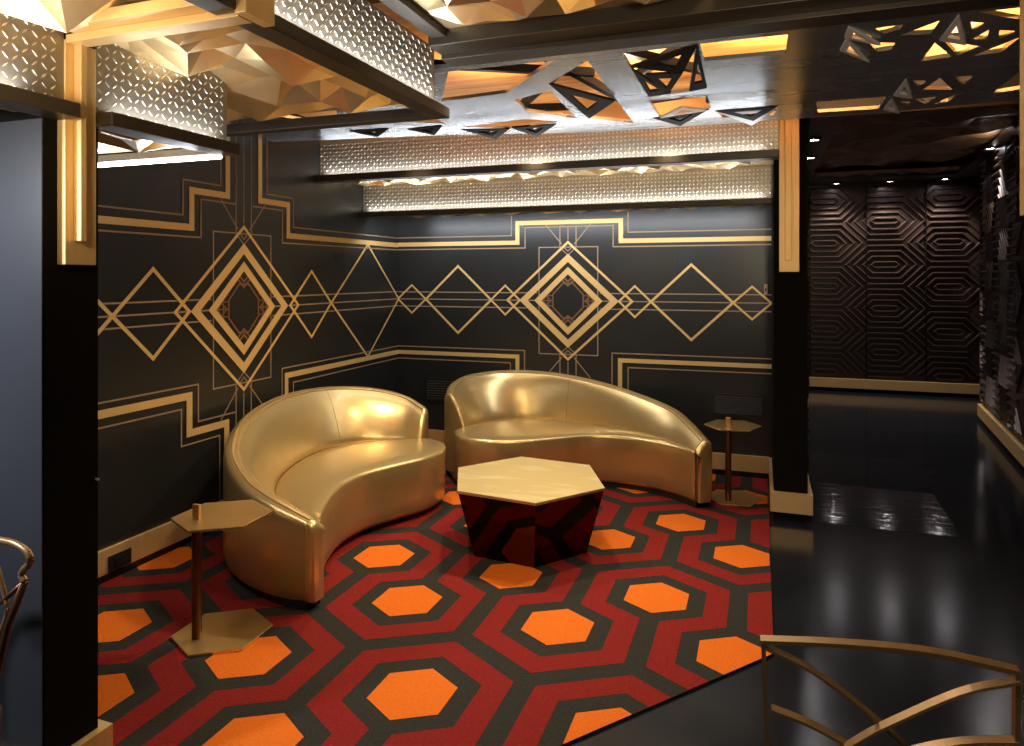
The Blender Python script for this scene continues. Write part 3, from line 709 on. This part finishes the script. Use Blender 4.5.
f = MB('chair_copper'); f.tube(catmull([(-2.19,.88,.72),(-2.26,1.05,.76),(-2.21,1.25,.78),(-2.05,1.32,.80),(-1.88,1.27,.79)], 20), .009, 8); f.build('back_rail', t, smooth='weld')
for a in (.6, 2.2, 3.7, 5.3):
    f = MB('brass_dark'); x, y = -2.0+.20*math.cos(a), 1.08+.20*math.sin(a); f.tube([(x, y, .43), (x+.04*math.cos(a), y+.04*math.sin(a), 0)], .010, 8); f.build('leg', t)
# ------------------------------------------------------------------ downlights
def spot(x, y, z, e, size, blend, col, r=.03, tgt=None):
    d = bpy.data.lights.new('spot', 'SPOT'); d.energy = e; d.spot_size = math.radians(size); d.spot_blend = blend; d.color = col; d.shadow_soft_size = r
    o = bpy.data.objects.new('unseen_spot', d); COL.objects.link(o); o.location = (x, y, z)
    if tgt: o.rotation_euler = (Vector(tgt)-Vector((x, y, z))).to_track_quat('-Z', 'Y').to_euler()
    return o
def downlight(x, y, z, label, e=40, size=100, col=(1, .86, .80), group=None):
    t = thing('downlight', label, 'downlight', (x, y, z), group)
    ring = []
    for k in range(24):
        a = 2*math.pi*k/24; ring.append((x+math.cos(a), y+math.sin(a)))
    h = MB('black_trim')
    rows = [[(x+r*math.cos(2*math.pi*k/24), y+r*math.sin(2*math.pi*k/24), zz) for k in range(24)] for r, zz in ((.062, z), (.062, z-.022), (.046, z-.022), (.040, z-.006))]
    h.grid(rows, closed=True); h.build('housing', t)
    l = MB('lamp'); l.prism([(x+.040*math.cos(2*math.pi*k/24), y+.040*math.sin(2*math.pi*k/24)) for k in range(24)], z-.014, z-.004); l.build('lens', t)
    s = spot(x, y, z-.03, e, size, .6, col, .035); s.parent = t; s.location = (0, 0, -.03); s.name = 'bulb'
for x, lab in ((.975, 'leftmost of the three round downlights over the far corridor wall'), (1.62, 'middle one of the three round downlights over the far corridor wall'), (2.26, 'rightmost of the three round downlights over the far corridor wall')):
    downlight(x, YF-.30, 2.88, lab, 60)
downlight(.47, 7.05, 2.88, 'downlight on the left rim of the corridor ceiling, nearer the gold pilaster', 40)
downlight(.50, 8.1, 2.88, 'downlight on the left rim of the corridor ceiling, farther one', 40)
downlight(2.14, 8.1, 2.88, 'downlight on the right rim of the corridor ceiling', 25)
# ------------------------------------------------------------------ cove lights, and added room lights without fixtures
def area(x, y, z, sx, sy, e, col, rot=(0,0,0)):
    d = bpy.data.lights.new('area_lamp', 'AREA'); d.shape = 'RECTANGLE'; d.size = sx; d.size_y = sy; d.energy = e; d.color = col
    o = bpy.data.objects.new('area_light', d); COL.objects.link(o); o.location = (x, y, z); o.rotation_euler = rot
    return o
COOL = (.86, .92, 1.0); WARM = (1.0, .80, .55)
up = math.pi
area(-1.58, YP1-.035, 2.385, 3.2, .02, 5, COOL, (up, 0, 0))
area(-1.58, YP2-.035, 2.155, 3.2, .02, 5.5, COOL, (up, 0, 0))
area(-1.90, 1.90, 2.115, .02, .45, 1.0, COOL, (up, 0, 0))
area(-1.90, .85, 2.115, .02, 1.05, 3.0, COOL, (up, 0, 0))
area(-1.315, 1.56, 2.355, .02, 2.4, 6.5, COOL, (up, 0, 0))
# light sources above the cut-out panel
for x, y in ((-1.45, 3.65), (-.62, 3.3), (-.62, 3.95), (.0, 3.6), (.36, 3.6), (.55, 3.35), (.72, 3.6), (1.02, 3.6), (.45, 3.95), (1.0, 4.3), (-2.3, 3.5)):
    area(x, y, 2.57, .10, .10, 4.0 if x < .1 else 3.6, (1, .82, .58), (up, 0, 0))
# added warm fill spots, no fixtures: near ceiling, beam edge, slot behind the panel
for x, y, e, sz, tg in ((-.8, 1.9, 22, 95, (-1.9, 4.0, .3)), (.5, 1.0, 20, 95, (.3, 2.6, 0)),
                    (-1.2, 2.88, 17, 120, (-1.7, 3.5, 0)), (-.6, 2.9, 26, 120, (-.7, 3.2, 0)),
                    (-2.35, 4.40, 58, 125, (-2.2, 3.7, 0)), (-1.45, 4.54, 85, 112, (-1.4, 3.4, 0)), (-.55, 4.54, 75, 112, (-.6, 3.4, 0))):
    spot(x, y, 2.50, e, sz, 1, (1, .83, .58), .06, tg)
spot(-2.5, .5, 1.98, 85, 110, .9, (.86, .90, 1.0), .08, (-2.1, 1.5, 1.1))
area(-1.58, YP2+.05, 2.09, 3.1, .02, 13, COOL, (math.radians(35), 0, 0))  # added cool wash down the upper back wall, no strip built for it
area(-2.6, 2.10, 2.02, 1.15, .02, 3.5, COOL, (up, 0, 0))  # added upward light to strengthen the tube's glow on the low facets
spot(.3, .5, 1.95, 60, 130, 1, (1, .80, .52), .12, (.2, 1.7, 2.6))  # added unseen uplight to brighten the high gold ceiling
spot(-1.55, .9, 1.95, 16, 130, 1, (1, .80, .52), .12, (-1.9, 1.9, 2.36))  # added unseen uplight, warms the middle faceted ceiling
area(-2.6, 2.19, 2.045, 1.15, .02, 3, COOL, (0, 0, 0))
# ------------------------------------------------------------------ world, camera
w = bpy.data.worlds.new('world'); scn.world = w; w.use_nodes = True
w.node_tree.nodes['Background'].inputs[0].default_value = (1.0, .82, .62, 1); w.node_tree.nodes['Background'].inputs[1].default_value = .05
cam = bpy.data.cameras.new('camera'); co = bpy.data.objects.new('camera', cam); COL.objects.link(co)
cam.sensor_fit = 'HORIZONTAL'; cam.sensor_width = 36; cam.lens = 36*700/1024; cam.shift_x = 0; cam.shift_y = -(373-276.5)/1024; cam.clip_start = .05
co.location = (0, 0, H); co.rotation_euler = (math.pi/2, 0, .3412)
scn.camera = co
vs = scn.view_settings; vs.view_transform = 'Standard'; vs.look = 'None'; vs.gamma = 1; vs.exposure = 0.65; vs.use_curve_mapping = False
